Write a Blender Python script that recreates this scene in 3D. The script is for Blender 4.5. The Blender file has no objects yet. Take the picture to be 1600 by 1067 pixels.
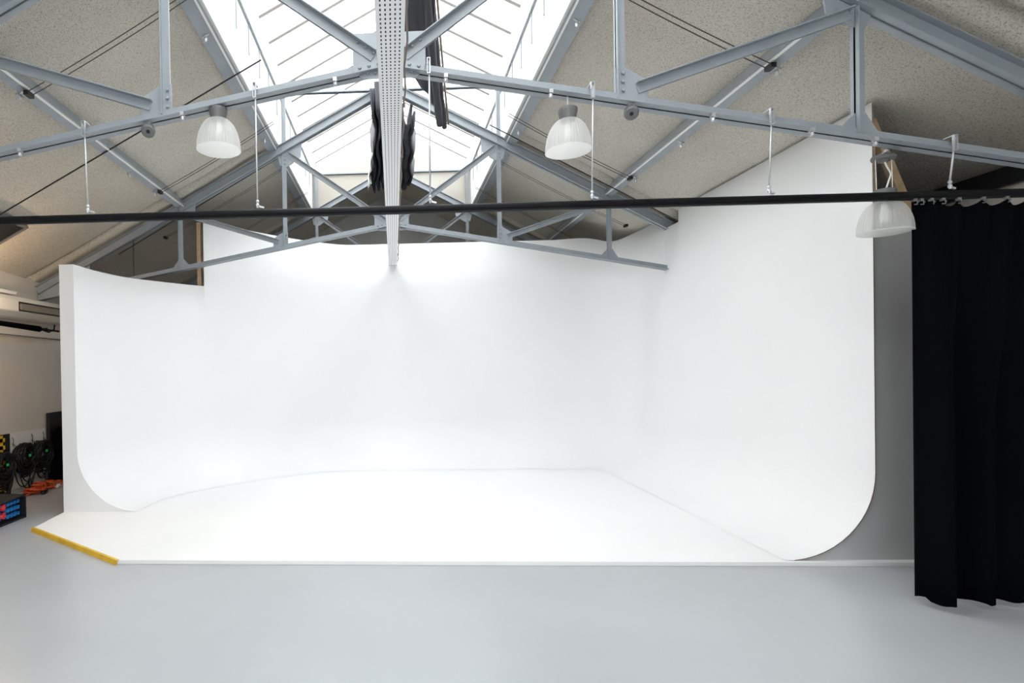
import bpy, bmesh, math, random
from mathutils import Vector, Matrix
random.seed(7)
scene = bpy.context.scene
C = scene.collection

# ------------------------------------------------------------------ camera
cam_d = bpy.data.cameras.new('camera')
cam = bpy.data.objects.new('camera', cam_d); C.objects.link(cam); scene.camera = cam
F_PX, PX, PY = 880.0, 579.0, 578.3
cam_d.sensor_width = 36.0
cam_d.lens = 36.0 * F_PX / 1600.0
cam_d.shift_x = (800 - PX) / 1600.0
cam_d.shift_y = (PY - 533.5) / 1600.0
cam_d.clip_start = 0.05
yaw, pitch, roll = -0.0415, -0.0072, 0.0159
f = Vector((math.sin(yaw), math.cos(yaw), 0)); r = Vector((math.cos(yaw), -math.sin(yaw), 0)); u = Vector((0, 0, 1))
f, u = f * math.cos(pitch) + u * math.sin(pitch), u * math.cos(pitch) - f * math.sin(pitch)
r, u = r * math.cos(roll) - u * math.sin(roll), u * math.cos(roll) + r * math.sin(roll)
M = Matrix.Identity(4)
for i in range(3):
    M[i][0] = r[i]; M[i][1] = u[i]; M[i][2] = -f[i]
M[0][3], M[1][3], M[2][3] = 0, 0, 1.6
cam.matrix_world = M

# ------------------------------------------------------------------ light
world = bpy.data.worlds.new('overcast_sky'); scene.world = world; world.use_nodes = True
bg = world.node_tree.nodes['Background']
bg.inputs[0].default_value = (0.965, 0.985, 1.0, 1); bg.inputs[1].default_value = 4.6
scene.view_settings.view_transform = 'Standard'
scene.view_settings.look = 'None'
scene.view_settings.gamma = 1.0
scene.view_settings.use_curve_mapping = False
scene.view_settings.exposure = 0.50

# ------------------------------------------------------------------ dimensions
XL, XR = -5.02, 4.72            # side walls
Y0, Y1 = -4.0, 13.0             # end walls
RZ, RS = 5.55, 0.5377           # roof underside: ridge height, slope
SX, SZ0, SZ1, SAP = 1.55, 4.70, 5.42, 6.25     # skylight opening, kerb foot, kerb top, glazing ridge
SY1 = 11.08                     # far end of the skylight
D = [3.671, 7.766, 11.064]      # truss planes
ZC, SC, PP, QQ, ZA, SR = 3.55, 0.1851, 1.472, 2.944, 5.427, 0.5377
def roof_z(x): return RZ - RS * abs(x)

for s in (-1, 1):               # daylight portals over the two glazed slopes
    ld = bpy.data.lights.new('skylight_portal', 'AREA'); ld.shape = 'RECTANGLE'
    ld.size = math.hypot(SX, SAP - SZ1); ld.size_y = SY1 - Y0
    ld.cycles.is_portal = True
    lo = bpy.data.objects.new('skylight_portal', ld); C.objects.link(lo)
    lo.location = (s * SX / 2, (Y0 + SY1) / 2, (SZ1 + SAP) / 2 + 0.09)
    lo.rotation_euler = (0, s * math.atan2(SAP - SZ1, SX), 0)

ld = bpy.data.lights.new('window_portal', 'AREA'); ld.shape = 'RECTANGLE'; ld.size = 4.6; ld.size_y = 2.4; ld.cycles.is_portal = True
lo = bpy.data.objects.new('window_portal', ld); C.objects.link(lo); lo.location = (0, Y0-0.17, 2.1); lo.rotation_euler = (math.pi/2, 0, 0)

# ------------------------------------------------------------------ materials
def mat(name, col, rough=0.6, metal=0.0, noise=None, bump=None, emit=None, spec=None):
    m = bpy.data.materials.new(name); m.use_nodes = True
    nt = m.node_tree; b = nt.nodes['Principled BSDF']
    b.inputs['Base Color'].default_value = (*col, 1); b.inputs['Roughness'].default_value = rough
    b.inputs['Metallic'].default_value = metal
    if spec is not None: b.inputs['Specular IOR Level'].default_value = spec
    tc = nt.nodes.new('ShaderNodeTexCoord')
    if noise:                                   # (scale, second colour, detail)
        n = nt.nodes.new('ShaderNodeTexNoise'); n.inputs['Scale'].default_value = noise[0]
        n.inputs['Detail'].default_value = noise[2] if len(noise) > 2 else 4
        rp = nt.nodes.new('ShaderNodeValToRGB')
        rp.color_ramp.elements[0].position = 0.35; rp.color_ramp.elements[1].position = 0.65
        rp.color_ramp.elements[0].color = (*noise[1], 1); rp.color_ramp.elements[1].color = (*col, 1)
        nt.links.new(tc.outputs['Object'], n.inputs['Vector']); nt.links.new(n.outputs[0], rp.inputs[0])
        nt.links.new(rp.outputs[0], b.inputs['Base Color'])
    if bump:                                    # (scale, strength, distance)
        n2 = nt.nodes.new('ShaderNodeTexNoise'); n2.inputs['Scale'].default_value = bump[0]; n2.inputs['Detail'].default_value = 5
        bp = nt.nodes.new('ShaderNodeBump'); bp.inputs['Strength'].default_value = bump[1]; bp.inputs['Distance'].default_value = bump[2]
        nt.links.new(tc.outputs['Object'], n2.inputs['Vector']); nt.links.new(n2.outputs[0], bp.inputs['Height'])
        nt.links.new(bp.outputs[0], b.inputs['Normal'])
    if emit:
        b.inputs['Emission Color'].default_value = (*emit[0], 1); b.inputs['Emission Strength'].default_value = emit[1]
    return m

MT = {}
MT['cyc'] = mat('white_matt_paint', (0.86, 0.86, 0.86), 0.75, noise=(0.8, (0.84, 0.84, 0.84)))
MT['wall'] = mat('off_white_wall_paint', (0.66, 0.61, 0.55), 0.8, noise=(1.5, (0.62, 0.57, 0.51)))
MT['kerb'] = mat('white_kerb_paint', (0.78, 0.77, 0.75), 0.7)
MT['rear'] = mat('grey_wall_paint', (0.5, 0.5, 0.49), 0.8, noise=(1.5, (0.46, 0.46, 0.45)))
MT['steel'] = mat('blue_grey_painted_steel', (0.29, 0.318, 0.345), 0.40, 0.0, noise=(6, (0.265, 0.293, 0.32)))
MT['galv'] = mat('galvanised_steel', (0.62, 0.65, 0.67), 0.4, 0.55, noise=(25, (0.55, 0.58, 0.60)))
MT['trayw'] = mat('pale_grey_sheet_steel', (0.90, 0.91, 0.91), 0.45, 0.0)
MT['strip'] = mat('white_conduit_plastic', (0.75, 0.75, 0.72), 0.5)
MT['black'] = mat('black_painted_pipe', (0.004, 0.004, 0.006), 0.6, spec=0.25)
MT['cloth'] = mat('black_molton_cloth', (0.0016, 0.0018, 0.003), 0.95, spec=0.05, bump=(300, 0.2, 0.002))
MT['blind'] = mat('dark_grey_blackout_fabric', (0.035, 0.035, 0.045), 0.7, bump=(60, 0.3, 0.004))
MT['lining'] = mat('white_blind_lining', (0.75, 0.74, 0.70), 0.8)
MT['cable'] = mat('black_rubber_cable', (0.005, 0.005, 0.006), 0.5)
MT['wire'] = mat('dark_steel_wire', (0.05, 0.04, 0.035), 0.5)
MT['brown'] = mat('brown_cable_sheath', (0.22, 0.16, 0.12), 0.6)
MT['cordw'] = mat('white_flex', (0.7, 0.7, 0.68), 0.5)
MT['wood'] = mat('raw_pine_timber', (0.50, 0.36, 0.22), 0.7, noise=(14, (0.40, 0.28, 0.16)))
MT['ply'] = mat('plywood_edge', (0.33, 0.26, 0.22), 0.75, noise=(40, (0.26, 0.2, 0.17)))
MT['tape'] = mat('yellow_marking_tape', (0.80, 0.50, 0.03), 0.5, noise=(9, (0.68, 0.40, 0.02)))
MT['cap'] = mat('grey_lamp_housing', (0.13, 0.13, 0.13), 0.5)
MT['yellow'] = mat('yellow_rubber', (0.75, 0.48, 0.02), 0.6)
MT['blue'] = mat('blue_socket_plastic', (0.01, 0.16, 0.45), 0.35)
MT['red'] = mat('red_socket_plastic', (0.65, 0.03, 0.05), 0.35)
MT['orange'] = mat('orange_cable_sheath', (0.55, 0.075, 0.015), 0.5)
MT['green'] = mat('green_marker_tape', (0.02, 0.6, 0.12), 0.5)
MT['board'] = mat('white_backboard', (0.76, 0.75, 0.73), 0.6)
MT['acwhite'] = mat('cream_white_casing', (0.78, 0.75, 0.68), 0.35)
MT['dark'] = mat('black_plastic', (0.007, 0.007, 0.009), 0.55)
MT['chrome'] = mat('bright_zinc', (0.55, 0.56, 0.57), 0.35, 0.6)
MT['bar'] = mat('taupe_glazing_bar', (0.40, 0.38, 0.36), 0.6)
MT['gable'] = mat('cream_plaster', (0.43, 0.41, 0.37), 0.85, noise=(3, (0.39, 0.365, 0.32)))
MT['panel'] = mat('grey_painted_board', (0.50, 0.50, 0.50), 0.7)  # shade beside the curtain put into the colour of the right end panel
MT['louvre'] = mat('satin_bronze_louvre', (0.45, 0.38, 0.30), 0.25, 0.6)
MT['tube'] = mat('warm_lit_tube', (1, 0.9, 0.75), 0.5, emit=((1, 0.70, 0.42), 190))  # glow of the added warm lamp by the left wall

def floor_mat():
    m = mat('light_grey_resin_floor', (0.44, 0.46, 0.48), 0.3, noise=(0.9, (0.41, 0.43, 0.45), 6), bump=(4, 0.02, 0.01))
    return m
MT['floor'] = floor_mat()

def roof_mat():
    m = bpy.data.materials.new('sprayed_beige_plaster'); m.use_nodes = True
    nt = m.node_tree; b = nt.nodes['Principled BSDF']; b.inputs['Roughness'].default_value = 0.95
    tc = nt.nodes.new('ShaderNodeTexCoord')
    n1 = nt.nodes.new('ShaderNodeTexNoise'); n1.inputs['Scale'].default_value = 0.9; n1.inputs['Detail'].default_value = 5
    n2 = nt.nodes.new('ShaderNodeTexNoise'); n2.inputs['Scale'].default_value = 95; n2.inputs['Detail'].default_value = 6
    r1 = nt.nodes.new('ShaderNodeValToRGB'); r1.color_ramp.elements[0].position = 0.3; r1.color_ramp.elements[1].position = 0.7
    r1.color_ramp.elements[0].color = (0.56, 0.52, 0.45, 1); r1.color_ramp.elements[1].color = (0.66, 0.62, 0.545, 1)
    r2 = nt.nodes.new('ShaderNodeValToRGB'); r2.color_ramp.elements[0].position = 0.33; r2.color_ramp.elements[1].position = 0.5
    r2.color_ramp.elements[0].color = (0.42, 0.42, 0.42, 1); r2.color_ramp.elements[1].color = (1, 1, 1, 1)
    mx = nt.nodes.new('ShaderNodeMix'); mx.data_type = 'RGBA'; mx.blend_type = 'MULTIPLY'; mx.inputs[0].default_value = 0.8
    bp = nt.nodes.new('ShaderNodeBump'); bp.inputs['Strength'].default_value = 0.7; bp.inputs['Distance'].default_value = 0.02
    L = nt.links.new
    L(tc.outputs['Object'], n1.inputs['Vector']); L(tc.outputs['Object'], n2.inputs['Vector'])
    L(n1.outputs[0], r1.inputs[0]); L(n2.outputs[0], r2.inputs[0])
    L(r1.outputs[0], mx.inputs[6]); L(r2.outputs[0], mx.inputs[7]); L(mx.outputs[2], b.inputs['Base Color'])
    L(n2.outputs[0], bp.inputs['Height']); L(bp.outputs[0], b.inputs['Normal'])
    return m
MT['roof'] = roof_mat()

def pane_mat():
    m = bpy.data.materials.new('frosted_roof_glazing'); m.use_nodes = True
    nt = m.node_tree; nt.nodes.clear()
    o = nt.nodes.new('ShaderNodeOutputMaterial'); mx = nt.nodes.new('ShaderNodeMixShader')
    t = nt.nodes.new('ShaderNodeBsdfTransparent'); t.inputs[0].default_value = (0.96, 0.97, 0.97, 1)
    d = nt.nodes.new('ShaderNodeBsdfTranslucent'); d.inputs[0].default_value = (0.95, 0.96, 0.96, 1)
    mx.inputs[0].default_value = 0.2
    nt.links.new(t.outputs[0], mx.inputs[1]); nt.links.new(d.outputs[0], mx.inputs[2]); nt.links.new(mx.outputs[0], o.inputs[0])
    return m
MT['pane'] = pane_mat()

def shade_mat():
    m = bpy.data.materials.new('prismatic_acrylic_shade'); m.use_nodes = True
    nt = m.node_tree; nt.nodes.clear()
    o = nt.nodes.new('ShaderNodeOutputMaterial'); mx = nt.nodes.new('ShaderNodeMixShader'); m2 = nt.nodes.new('ShaderNodeMixShader')
    t = nt.nodes.new('ShaderNodeBsdfTranslucent'); t.inputs[0].default_value = (0.93, 0.93, 0.92, 1)
    tr = nt.nodes.new('ShaderNodeBsdfTransparent'); tr.inputs[0].default_value = (0.95, 0.95, 0.95, 1)
    p = nt.nodes.new('ShaderNodeBsdfPrincipled'); p.inputs['Base Color'].default_value = (0.85, 0.85, 0.84, 1); p.inputs['Roughness'].default_value = 0.25
    m2.inputs[0].default_value = 0.35; mx.inputs[0].default_value = 0.55
    nt.links.new(t.outputs[0], m2.inputs[1]); nt.links.new(p.outputs[0], m2.inputs[2])
    nt.links.new(m2.outputs[0], mx.inputs[1]); nt.links.new(tr.outputs[0], mx.inputs[2]); nt.links.new(mx.outputs[0], o.inputs[0])
    return m
MT['shade'] = shade_mat()

# ------------------------------------------------------------------ mesh helpers
class MB:
    def __init__(s): s.v = []; s.f = []
    def add(s, vs, fs):
        k = len(s.v); s.v += [Vector(p) for p in vs]; s.f += [tuple(i + k for i in q) for q in fs]; return s
    def obox(s, c, a, b, d):            # oriented box: centre and three half-axis vectors
        c, a, b, d = Vector(c), Vector(a), Vector(b), Vector(d)
        vs = [c + i * a + j * b + k * d for i in (-1, 1) for j in (-1, 1) for k in (-1, 1)]
        return s.add(vs, [(0, 1, 3, 2), (4, 6, 7, 5), (0, 4, 5, 1), (2, 3, 7, 6), (0, 2, 6, 4), (1, 5, 7, 3)])
    def box(s, x0, x1, y0, y1, z0, z1):
        return s.obox(((x0+x1)/2, (y0+y1)/2, (z0+z1)/2), ((x1-x0)/2, 0, 0), (0, (y1-y0)/2, 0), (0, 0, (z1-z0)/2))
    def tube(s, pts, rad, n=8, cap=True, closed=False):
        pts = [Vector(p) for p in pts]; m = len(pts); rings = []
        prev = None
        for i, p in enumerate(pts):
            if closed: t = pts[(i+1) % m] - pts[i-1]
            else: t = pts[min(i+1, m-1)] - pts[max(i-1, 0)]
            t.normalize()
            if prev is None:
                a = Vector((0, 0, 1)) if abs(t.z) < 0.9 else Vector((1, 0, 0))
                e = t.cross(a).normalized()
            else:
                e = (prev - t * prev.dot(t)).normalized()
            prev = e; g = t.cross(e)
            rr = rad[i] if isinstance(rad, (list, tuple)) else rad
            rings.append([p + rr * (math.cos(2*math.pi*k/n) * e + math.sin(2*math.pi*k/n) * g) for k in range(n)])
        vs = [q for rg in rings for q in rg]; fs = []
        for i in range(m if closed else m - 1):
            j = (i + 1) % m
            for k in range(n):
                fs.append((i*n+k, i*n+(k+1) % n, j*n+(k+1) % n, j*n+k))
        if cap and not closed: fs += [tuple(range(n))[::-1], tuple((m-1)*n+k for k in range(n))]
        return s.add(vs, fs)
    def lathe(s, c, prof, n=32, axis='z'):      # prof: (radius, height)
        vs = []; fs = []; c = Vector(c)
        for (rr, h) in prof:
            for k in range(n):
                a = 2*math.pi*k/n
                q = Vector((rr*math.cos(a), rr*math.sin(a), h))
                if axis == 'x': q = Vector((h, rr*math.cos(a), rr*math.sin(a)))
                if axis == 'y': q = Vector((rr*math.cos(a), h, rr*math.sin(a)))
                vs.append(c + q)
        for i in range(len(prof)-1):
            for k in range(n): fs.append((i*n+k, i*n+(k+1) % n, (i+1)*n+(k+1) % n, (i+1)*n+k))
        if prof[0][0] > 0: fs.append(tuple(range(n))[::-1])
        if prof[-1][0] > 0: fs.append(tuple((len(prof)-1)*n+k for k in range(n)))
        return s.add(vs, fs)
    def prism(s, poly, axis, a, b):             # polygon in the other two axes, extruded along axis from a to b
        n = len(poly)
        def P(p, h): return {'x': (h, p[0], p[1]), 'y': (p[0], h, p[1]), 'z': (p[0], p[1], h)}[axis]
        return s.add([P(p, a) for p in poly] + [P(p, b) for p in poly],
              [tuple(range(n)), tuple(range(2*n-1, n-1, -1))] + [(i, (i+1) % n, n+(i+1) % n, n+i) for i in range(n)])
    def build(s, name, m, parent=None, smooth=False, bevel=0):
        off = parent_world(parent) if parent else Vector()
        me = bpy.data.meshes.new(name); me.from_pydata([tuple(p - off) for p in s.v], [], s.f)
        bm = bmesh.new(); bm.from_mesh(me); bmesh.ops.recalc_face_normals(bm, faces=bm.faces); bm.to_mesh(me); bm.free()
        me.materials.append(MT[m])
        if smooth:
            for p in me.polygons: p.use_smooth = True
        o = bpy.data.objects.new(name, me); C.objects.link(o)
        if parent: o.parent = parent
        if bevel:
            bv = o.modifiers.new('bevel', 'BEVEL'); bv.width = bevel; bv.segments = 2; bv.limit_method = 'ANGLE'
        return o
def parent_world(p):
    v = Vector()
    while p: v += p.location; p = p.parent
    return v
def tag(o, label, cat, group=None):
    o['label'] = label; o['category'] = cat
    if group: o['group'] = group
    return o
def thing(name, loc, label, cat, group=None):
    o = bpy.data.objects.new(name, None); C.objects.link(o); o.location = loc; o.empty_display_size = 0.1
    return tag(o, label, cat, group)
def struct(o, label=None, cat=None):
    o['kind'] = 'structure'
    if label: o['label'] = label; o['category'] = cat
    return o

# ------------------------------------------------------------------ the building
struct(MB().box(XL-0.1, XR+0.1, Y0-0.1, Y1+0.1, -0.12, 0).build('floor', 'floor'), 'light grey resin floor of the studio', 'floor')
struct(MB().box(XL-0.2, XL, Y0, Y1, 0, roof_z(XL)+0.05).build('wall_left', 'wall'), 'white side wall behind the hanging cables', 'wall')
wr = struct(MB().box(XR, XR+0.2, Y0, Y1, 0, 2.90).build('wall_right', 'wall'), 'white side wall behind the black curtain', 'wall')
MB().box(XR-0.04, XR+0.2, Y0, Y1, 2.90, roof_z(XR)+0.03).build('eaves_beam', 'dark', wr)
def gable(y, y2, name, m, label, top):
    e = 0.0 if top else 0.12
    mid = [(SX+0.03, roof_z(SX)), (SX+0.03, SZ1), (0, SAP+0.05), (-SX-0.03, SZ1), (-SX-0.03, roof_z(SX))] if top else [(0, RZ+e)]
    poly = [(XL-0.2, 0), (XR+0.2, 0), (XR+0.2, roof_z(XR+0.2)+e)] + mid + [(XL-0.2, roof_z(XL-0.2)+e)]
    return struct(MB().prism(poly, 'y', y, y2).build(name, m), label, 'wall')
gable(Y1, Y1+0.15, 'wall_back', 'rear', 'grey gable wall at the far end above the white backdrop', False)
wx, wz0, wz1 = 2.3, 0.9, 3.3     # window added in the near gable, behind the camera, for front fill light
k = MB().prism([(XL-0.2, 0), (XR+0.2, 0), (XR+0.2, wz0), (XL-0.2, wz0)], 'y', Y0-0.15, Y0)
k.prism([(XL-0.2, wz0), (-wx, wz0), (-wx, wz1), (XL-0.2, roof_z(XL-0.2)+0.1)], 'y', Y0-0.15, Y0)
k.prism([(wx, wz0), (XR+0.2, wz0), (XR+0.2, roof_z(XR+0.2)+0.1), (wx, wz1)], 'y', Y0-0.15, Y0)
k.prism([(XL-0.2, roof_z(XL-0.2)+0.1), (-wx, wz1), (wx, wz1), (XR+0.2, roof_z(XR+0.2)+0.1), (SX+0.03, roof_z(SX)+0.1), (SX+0.03, SZ1), (0, SAP+0.08), (-SX-0.03, SZ1), (-SX-0.03, roof_z(SX)+0.1)], 'y', Y0-0.15, Y0)
struct(k.build('wall_front', 'kerb'), 'off-white gable wall at the near end of the studio', 'wall')
w = struct(MB().box(-wx, wx, Y0-0.12, Y0-0.04, wz0-0.03, wz0+0.03).build('window_3', 'steel'), 'wide factory window in the near gable wall', 'window')
MB().box(-wx, wx, Y0-0.12, Y0-0.04, wz1-0.05, wz1).build('window_head', 'steel', w)
for i in range(7):
    x = -wx + 2*wx*i/6
    MB().box(x-0.025, x+0.025, Y0-0.11, Y0-0.05, wz0+0.03, wz1-0.05).build('mullion', 'steel', w)
    if i < 6: MB().box(x+0.03, x+2*wx/6-0.03, Y0-0.085, Y0-0.075, wz0+0.03, wz1-0.05).build('pane', 'pane', w)

# sprayed ceiling: two slopes beside the skylight, closed ridge beyond it
def swell(y):
    g = sum(math.exp(-((y - d + 0.16) / 0.05) ** 2) for d in D)          # groove left beside each rafter
    return 0.045 * min(1.0, min(1 - math.exp(-((y - d) / 0.30) ** 2) for d in D)) + 0.10 * g
mb = MB()
def roof_grid(x0, x1, y0, y1, nx, ny):
    vs = []; fs = []
    for i in range(nx+1):
        for j in range(ny+1):
            x = x0 + (x1-x0)*i/nx; y = y0 + (y1-y0)*j/ny
            e = min(1.0, abs(abs(x) - SX) / 0.3) if y < SY1 + 0.1 else 1
            vs.append((x, y, roof_z(x) + e*(swell(y) + 0.012*math.sin(3.1*x+1.7*y)*math.sin(2.3*y-x))))
    for i in range(nx):
        for j in range(ny): fs.append((i*(ny+1)+j, (i+1)*(ny+1)+j, (i+1)*(ny+1)+j+1, i*(ny+1)+j+1))
    mb.add(vs, fs)
roof_grid(XL-0.05, -SX-0.02, Y0, SY1+0.06, 24, 500); roof_grid(SX+0.02, XR+0.05, Y0, SY1+0.06, 24, 500)
roof_grid(XL-0.05, 0, SY1+0.03, Y1, 30, 20); roof_grid(0, XR+0.05, SY1+0.03, Y1, 30, 20)
struct(mb.build('ceiling', 'roof', None, True), 'sloping beige sprayed plaster ceiling with rough grain', 'ceiling')

# skylight kerbs with short upright cover strips, end gable, glazing bars and panes
BAR0, PITCH = 6.19, 0.497
bars = [BAR0 + PITCH*k for k in range(-20, 10)]
bars = [y for y in bars if Y0+0.2 < y < SY1-0.1]
for s, nm in ((-1, 'left'), (1, 'right')):
    k = struct(MB().box(min(s*SX, s*(SX+0.06)), max(s*SX, s*(SX+0.06)), Y0, SY1, SZ0-0.02, SZ1+0.02).build('wall_skylight_'+nm, 'kerb'),
               'white upright kerb along the %s side of the skylight' % nm, 'wall')
    for y in bars:
        MB().box(min(s*SX, s*(SX-0.012)), max(s*SX, s*(SX-0.012)), y-0.012, y+0.012, SZ1-0.36, SZ1-0.03).build('cover_strip', 'steel', k)
    MB().box(min(s*(SX-0.03), s*SX), max(s*(SX-0.03), s*SX), Y0, SY1, SZ1-0.03, SZ1).build('sill_angle', 'steel', k)
    w = struct(MB().obox((s*0.01, (Y0+SY1)/2, SAP+0.03), (0.04, 0, 0), (0, (SY1-Y0)/2, 0), (0, 0, 0.03)).build('window_%d' % (1 if s < 0 else 2), 'steel'),
               'glazed %s slope of the ridge skylight' % nm, 'window')
    A = Vector((s*(SX+0.03), 0, SZ1+0.02)); B = Vector((0, 0, SAP+0.03)); ax = (B-A); n = Vector((-ax.z*1, 0, ax.x)).normalized()
    if n.z < 0: n = -n
    for y in bars:
        mid = A.lerp(B, 0.54) + Vector((0, y, 0)) - n*0.02
        MB().obox(mid, ax*0.46, (0, 0.027, 0), n*0.03).build('glazing_bar', 'bar', w)
    ye = [Y0] + bars + [SY1]
    for a, b in zip(ye[:-1], ye[1:]):
        mid = (A+B)/2 + Vector((0, (a+b)/2, 0)) + n*0.008
        MB().obox(mid, ax*0.5, (0, (b-a)/2-0.004, 0), n*0.004).build('pane', 'pane', w)
gp = [(-SX-0.05, roof_z(SX)-0.08), (0, RZ-0.08), (SX+0.05, roof_z(SX)-0.08), (SX+0.05, SZ1+0.03), (0, SAP+0.08), (-SX-0.05, SZ1+0.03)]
struct(MB().prism(gp, 'y', SY1, SY1+0.12).build('wall_skylight_gable', 'gable'), 'cream plastered gable closing the far end of the skylight', 'wall')

# ------------------------------------------------------------------ steel
def member(mb, A, B, y, h, w, t=0.007, gap=0.010, flange=-1, both=False):
    # two angles back to back lying in the truss plane; flange -1: legs on the lower side
    A = Vector((A[0], y, A[1])); B = Vector((B[0], y, B[1])); ax = (B-A)/2; c = (A+B)/2
    n = Vector((-ax.z, 0, ax.x)).normalized()
    if n.z < -1e-6 or (abs(n.z) < 1e-6 and n.x < 0): n = -n
    Y = Vector((0, 1, 0))
    for s in (-1, 1):
        mb.obox(c + Y*s*(gap/2+t/2), ax, Y*t/2, n*h/2)
        for fl in ((-1, 1) if both else (flange,)):
            mb.obox(c + Y*s*(gap/2+w/2) + n*fl*(h/2-t/2), ax, Y*w/2, n*t/2)
    return mb
def zc(x): return ZC - SC*abs(x)
def zr(x): return ZA - SR*abs(x)
def bolt(x, y, z, parent):
    MB().lathe((x, y, z), [(0.0, -0.012), (0.009, -0.010), (0.012, 0.0)], 8, 'y').build('bolt', 'steel', parent)
labels = ['nearest pale blue-grey steel roof truss carrying the pendant lamps',
          'middle pale blue-grey steel roof truss running into the white backdrop wall',
          'farthest blue-grey steel roof truss in front of the skylight gable']
for ti, y in enumerate(D):
    t = thing('roof_truss', (0, y, zc(0)), labels[ti], 'roof truss', 'steel roof trusses')
    for s in (-1, 1):
        xe = XL if s < 0 else XR
        xl = xe + (0.01 if s < 0 else -0.01)
        xb = xl
        if ti == 1 and s > 0: xb = 3.73
        member(MB(), (0, zc(0)), (xb, zc(xb)), y, 0.062, 0.055).build('bottom_chord', 'steel', t)
        xf = 3.86 if (ti == 1 and s > 0) else xl
        member(MB(), (0, zr(0)), (xf, zr(xf)), y, 0.11, 0.05, both=True).build('rafter', 'steel', t)
        member(MB(), (s*PP, zc(PP)), (s*PP, SZ1-0.02), y, 0.055, 0.03, gap=0.001).build('post', 'steel', t)
        member(MB(), (s*QQ, zc(QQ)), (s*QQ, zr(QQ)), y, 0.055, 0.035, gap=0.001).build('post', 'steel', t)
        member(MB(), (s*0.10, zc(0.1)+0.07), (s*(PP-0.05), zr(PP)-0.09), y, 0.065, 0.05, flange=1).build('diagonal', 'steel', t)
        member(MB(), (s*(PP+0.1), zc(PP)+0.06), (s*(QQ-0.05), zr(QQ)-0.09), y, 0.065, 0.05, flange=1).build('diagonal', 'steel', t)
        def plate(poly, nm='gusset_plate'):
            return MB().prism([(s*a, b) for a, b in poly], 'y', y-0.005, y+0.005).build(nm, 'steel', t)
        zb = zc(PP)
        g = plate([(PP-0.035, zb-0.02), (PP-0.035, zb+0.2), (PP+0.03, zb+0.2), (PP+0.17, zb+0.11), (PP+0.17, zb-0.04)])
        for i in range(3): bolt(s*PP+0.012, y-0.012, zb+0.05+0.055*i, g)
        zt = zr(PP)
        g = plate([(PP+0.10, zt-0.06), (PP+0.06, zt-0.24), (PP-0.04, zt-0.26), (PP-0.22, zt-0.14), (PP-0.26, zt+0.12)])
        for i in range(3): bolt(s*PP+0.012, y-0.012, zt-0.22+0.055*i, g)
        zq = zc(QQ)
        g = plate([(QQ-0.13, zq+0.03), (QQ-0.035, zq+0.13), (QQ+0.035, zq+0.13), (QQ+0.13, zq-0.02), (QQ, zq-0.01)])
        if not (ti == 1 and s > 0):
            e = abs(xl)-0.01
            plate([(e-0.75, zc(e-0.75)+0.02), (e, zc(e)-0.03), (e, zr(e)+0.05), (e-0.75, zr(e-0.75)-0.04)], 'heel_plate')
        zq = zr(QQ)
        g = plate([(QQ-0.22, zq+0.06), (QQ-0.2, zq-0.08), (QQ-0.03, zq-0.17), (QQ+0.04, zq-0.17), (QQ+0.10, zq-0.03)])
        for i in range(2): bolt(s*(QQ-0.06-0.07*i), y-0.012, zq-0.08+0.02*i, g)
    g = MB().prism([(-0.235, ZC-0.03), (-0.235, ZC+0.21), (0.235, ZC+0.21), (0.235, ZC-0.03)], 'y', y-0.005, y+0.005).build('gusset_plate', 'steel', t)
    for s in (-1, 1):
        for i in range(3): bolt(s*(0.10+0.05*i), y-0.014, ZC+0.075+0.05*i*0.72, g)
    g = MB().prism([(-0.23, ZC-0.04), (-0.23, ZC-0.005), (0, ZC+0.035), (0.23, ZC-0.005), (0.23, ZC-0.04), (0.17, ZC-0.095), (-0.17, ZC-0.095)], 'y', y-0.022, y-0.014).build('splice_plate', 'steel', t)
    for s in (-1, 1):
        for i in range(3):
            bolt(s*(0.07+0.06*i), y-0.023, ZC+0.0-0.012*i, g); bolt(s*(0.09+0.05*i), y-0.023, ZC-0.06, g)
    member(MB(), (-PP, SZ1-0.03), (PP, SZ1-0.03), y, 0.035, 0.03).build('tie_strut', 'steel', t)
    MB().prism([(-0.16, ZA-0.15), (0, ZA-0.03), (0.16, ZA-0.15), (0.14, ZA+0.02), (-0.14, ZA+0.02)], 'y', y-0.005, y+0.005).build('apex_plate', 'steel', t)

# purlins and skylight edge beams, each with a white conduit strip and zinc clips
def purlin(x, zt, ht, label, clips, deep=0.05):
    s = 1 if x > 0 else -1
    t = thing('purlin', (x, D[0], zt-ht), label, 'roof beam', 'lengthwise roof beams')
    tl = Vector((s*1.0, 0, -RS)).normalized(); n = Vector((s*RS, 0, 1.0)).normalized()
    mb = MB(); y0, y1 = Y0, Y1 if abs(x) > 2 else SY1
    c = Vector((x, (y0+y1)/2, zt)) - n*ht/2; ay = Vector((0, (y1-y0)/2, 0))
    mb.obox(c, tl*0.004, ay, n*ht/2)
    mb.obox(c - n*(ht/2-0.004) + tl*deep, tl*deep, ay, n*0.004)
    mb.obox(c + n*(ht/2-0.004) + tl*deep, tl*deep, ay, n*0.004)
    mb.build('channel', 'steel', t)
    MB().obox(c - n*(ht/2+0.006) + tl*0.02, tl*0.009, ay*0.98, n*0.007).build('conduit_strip', 'strip', t)
    for yy in clips:
        k = MB().obox(Vector((x, yy, c.z)) - n*(ht/2+0.012) + tl*0.07, tl*0.03, (0, 0.008, 0), n*0.008)
        k.lathe(Vector((x, yy, c.z)) - n*(ht/2+0.045) + tl*0.085, [(0.012, -0.02), (0.016, 0), (0.012, 0.02)], 8)
        k.build('clip', 'chrome', t)
purlin(-QQ, roof_z(QQ)+0.03, 0.13, 'blue-grey steel purlin under the left ceiling slope', [4.42, 5.2, 6.3, 6.98, 8.6])
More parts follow.
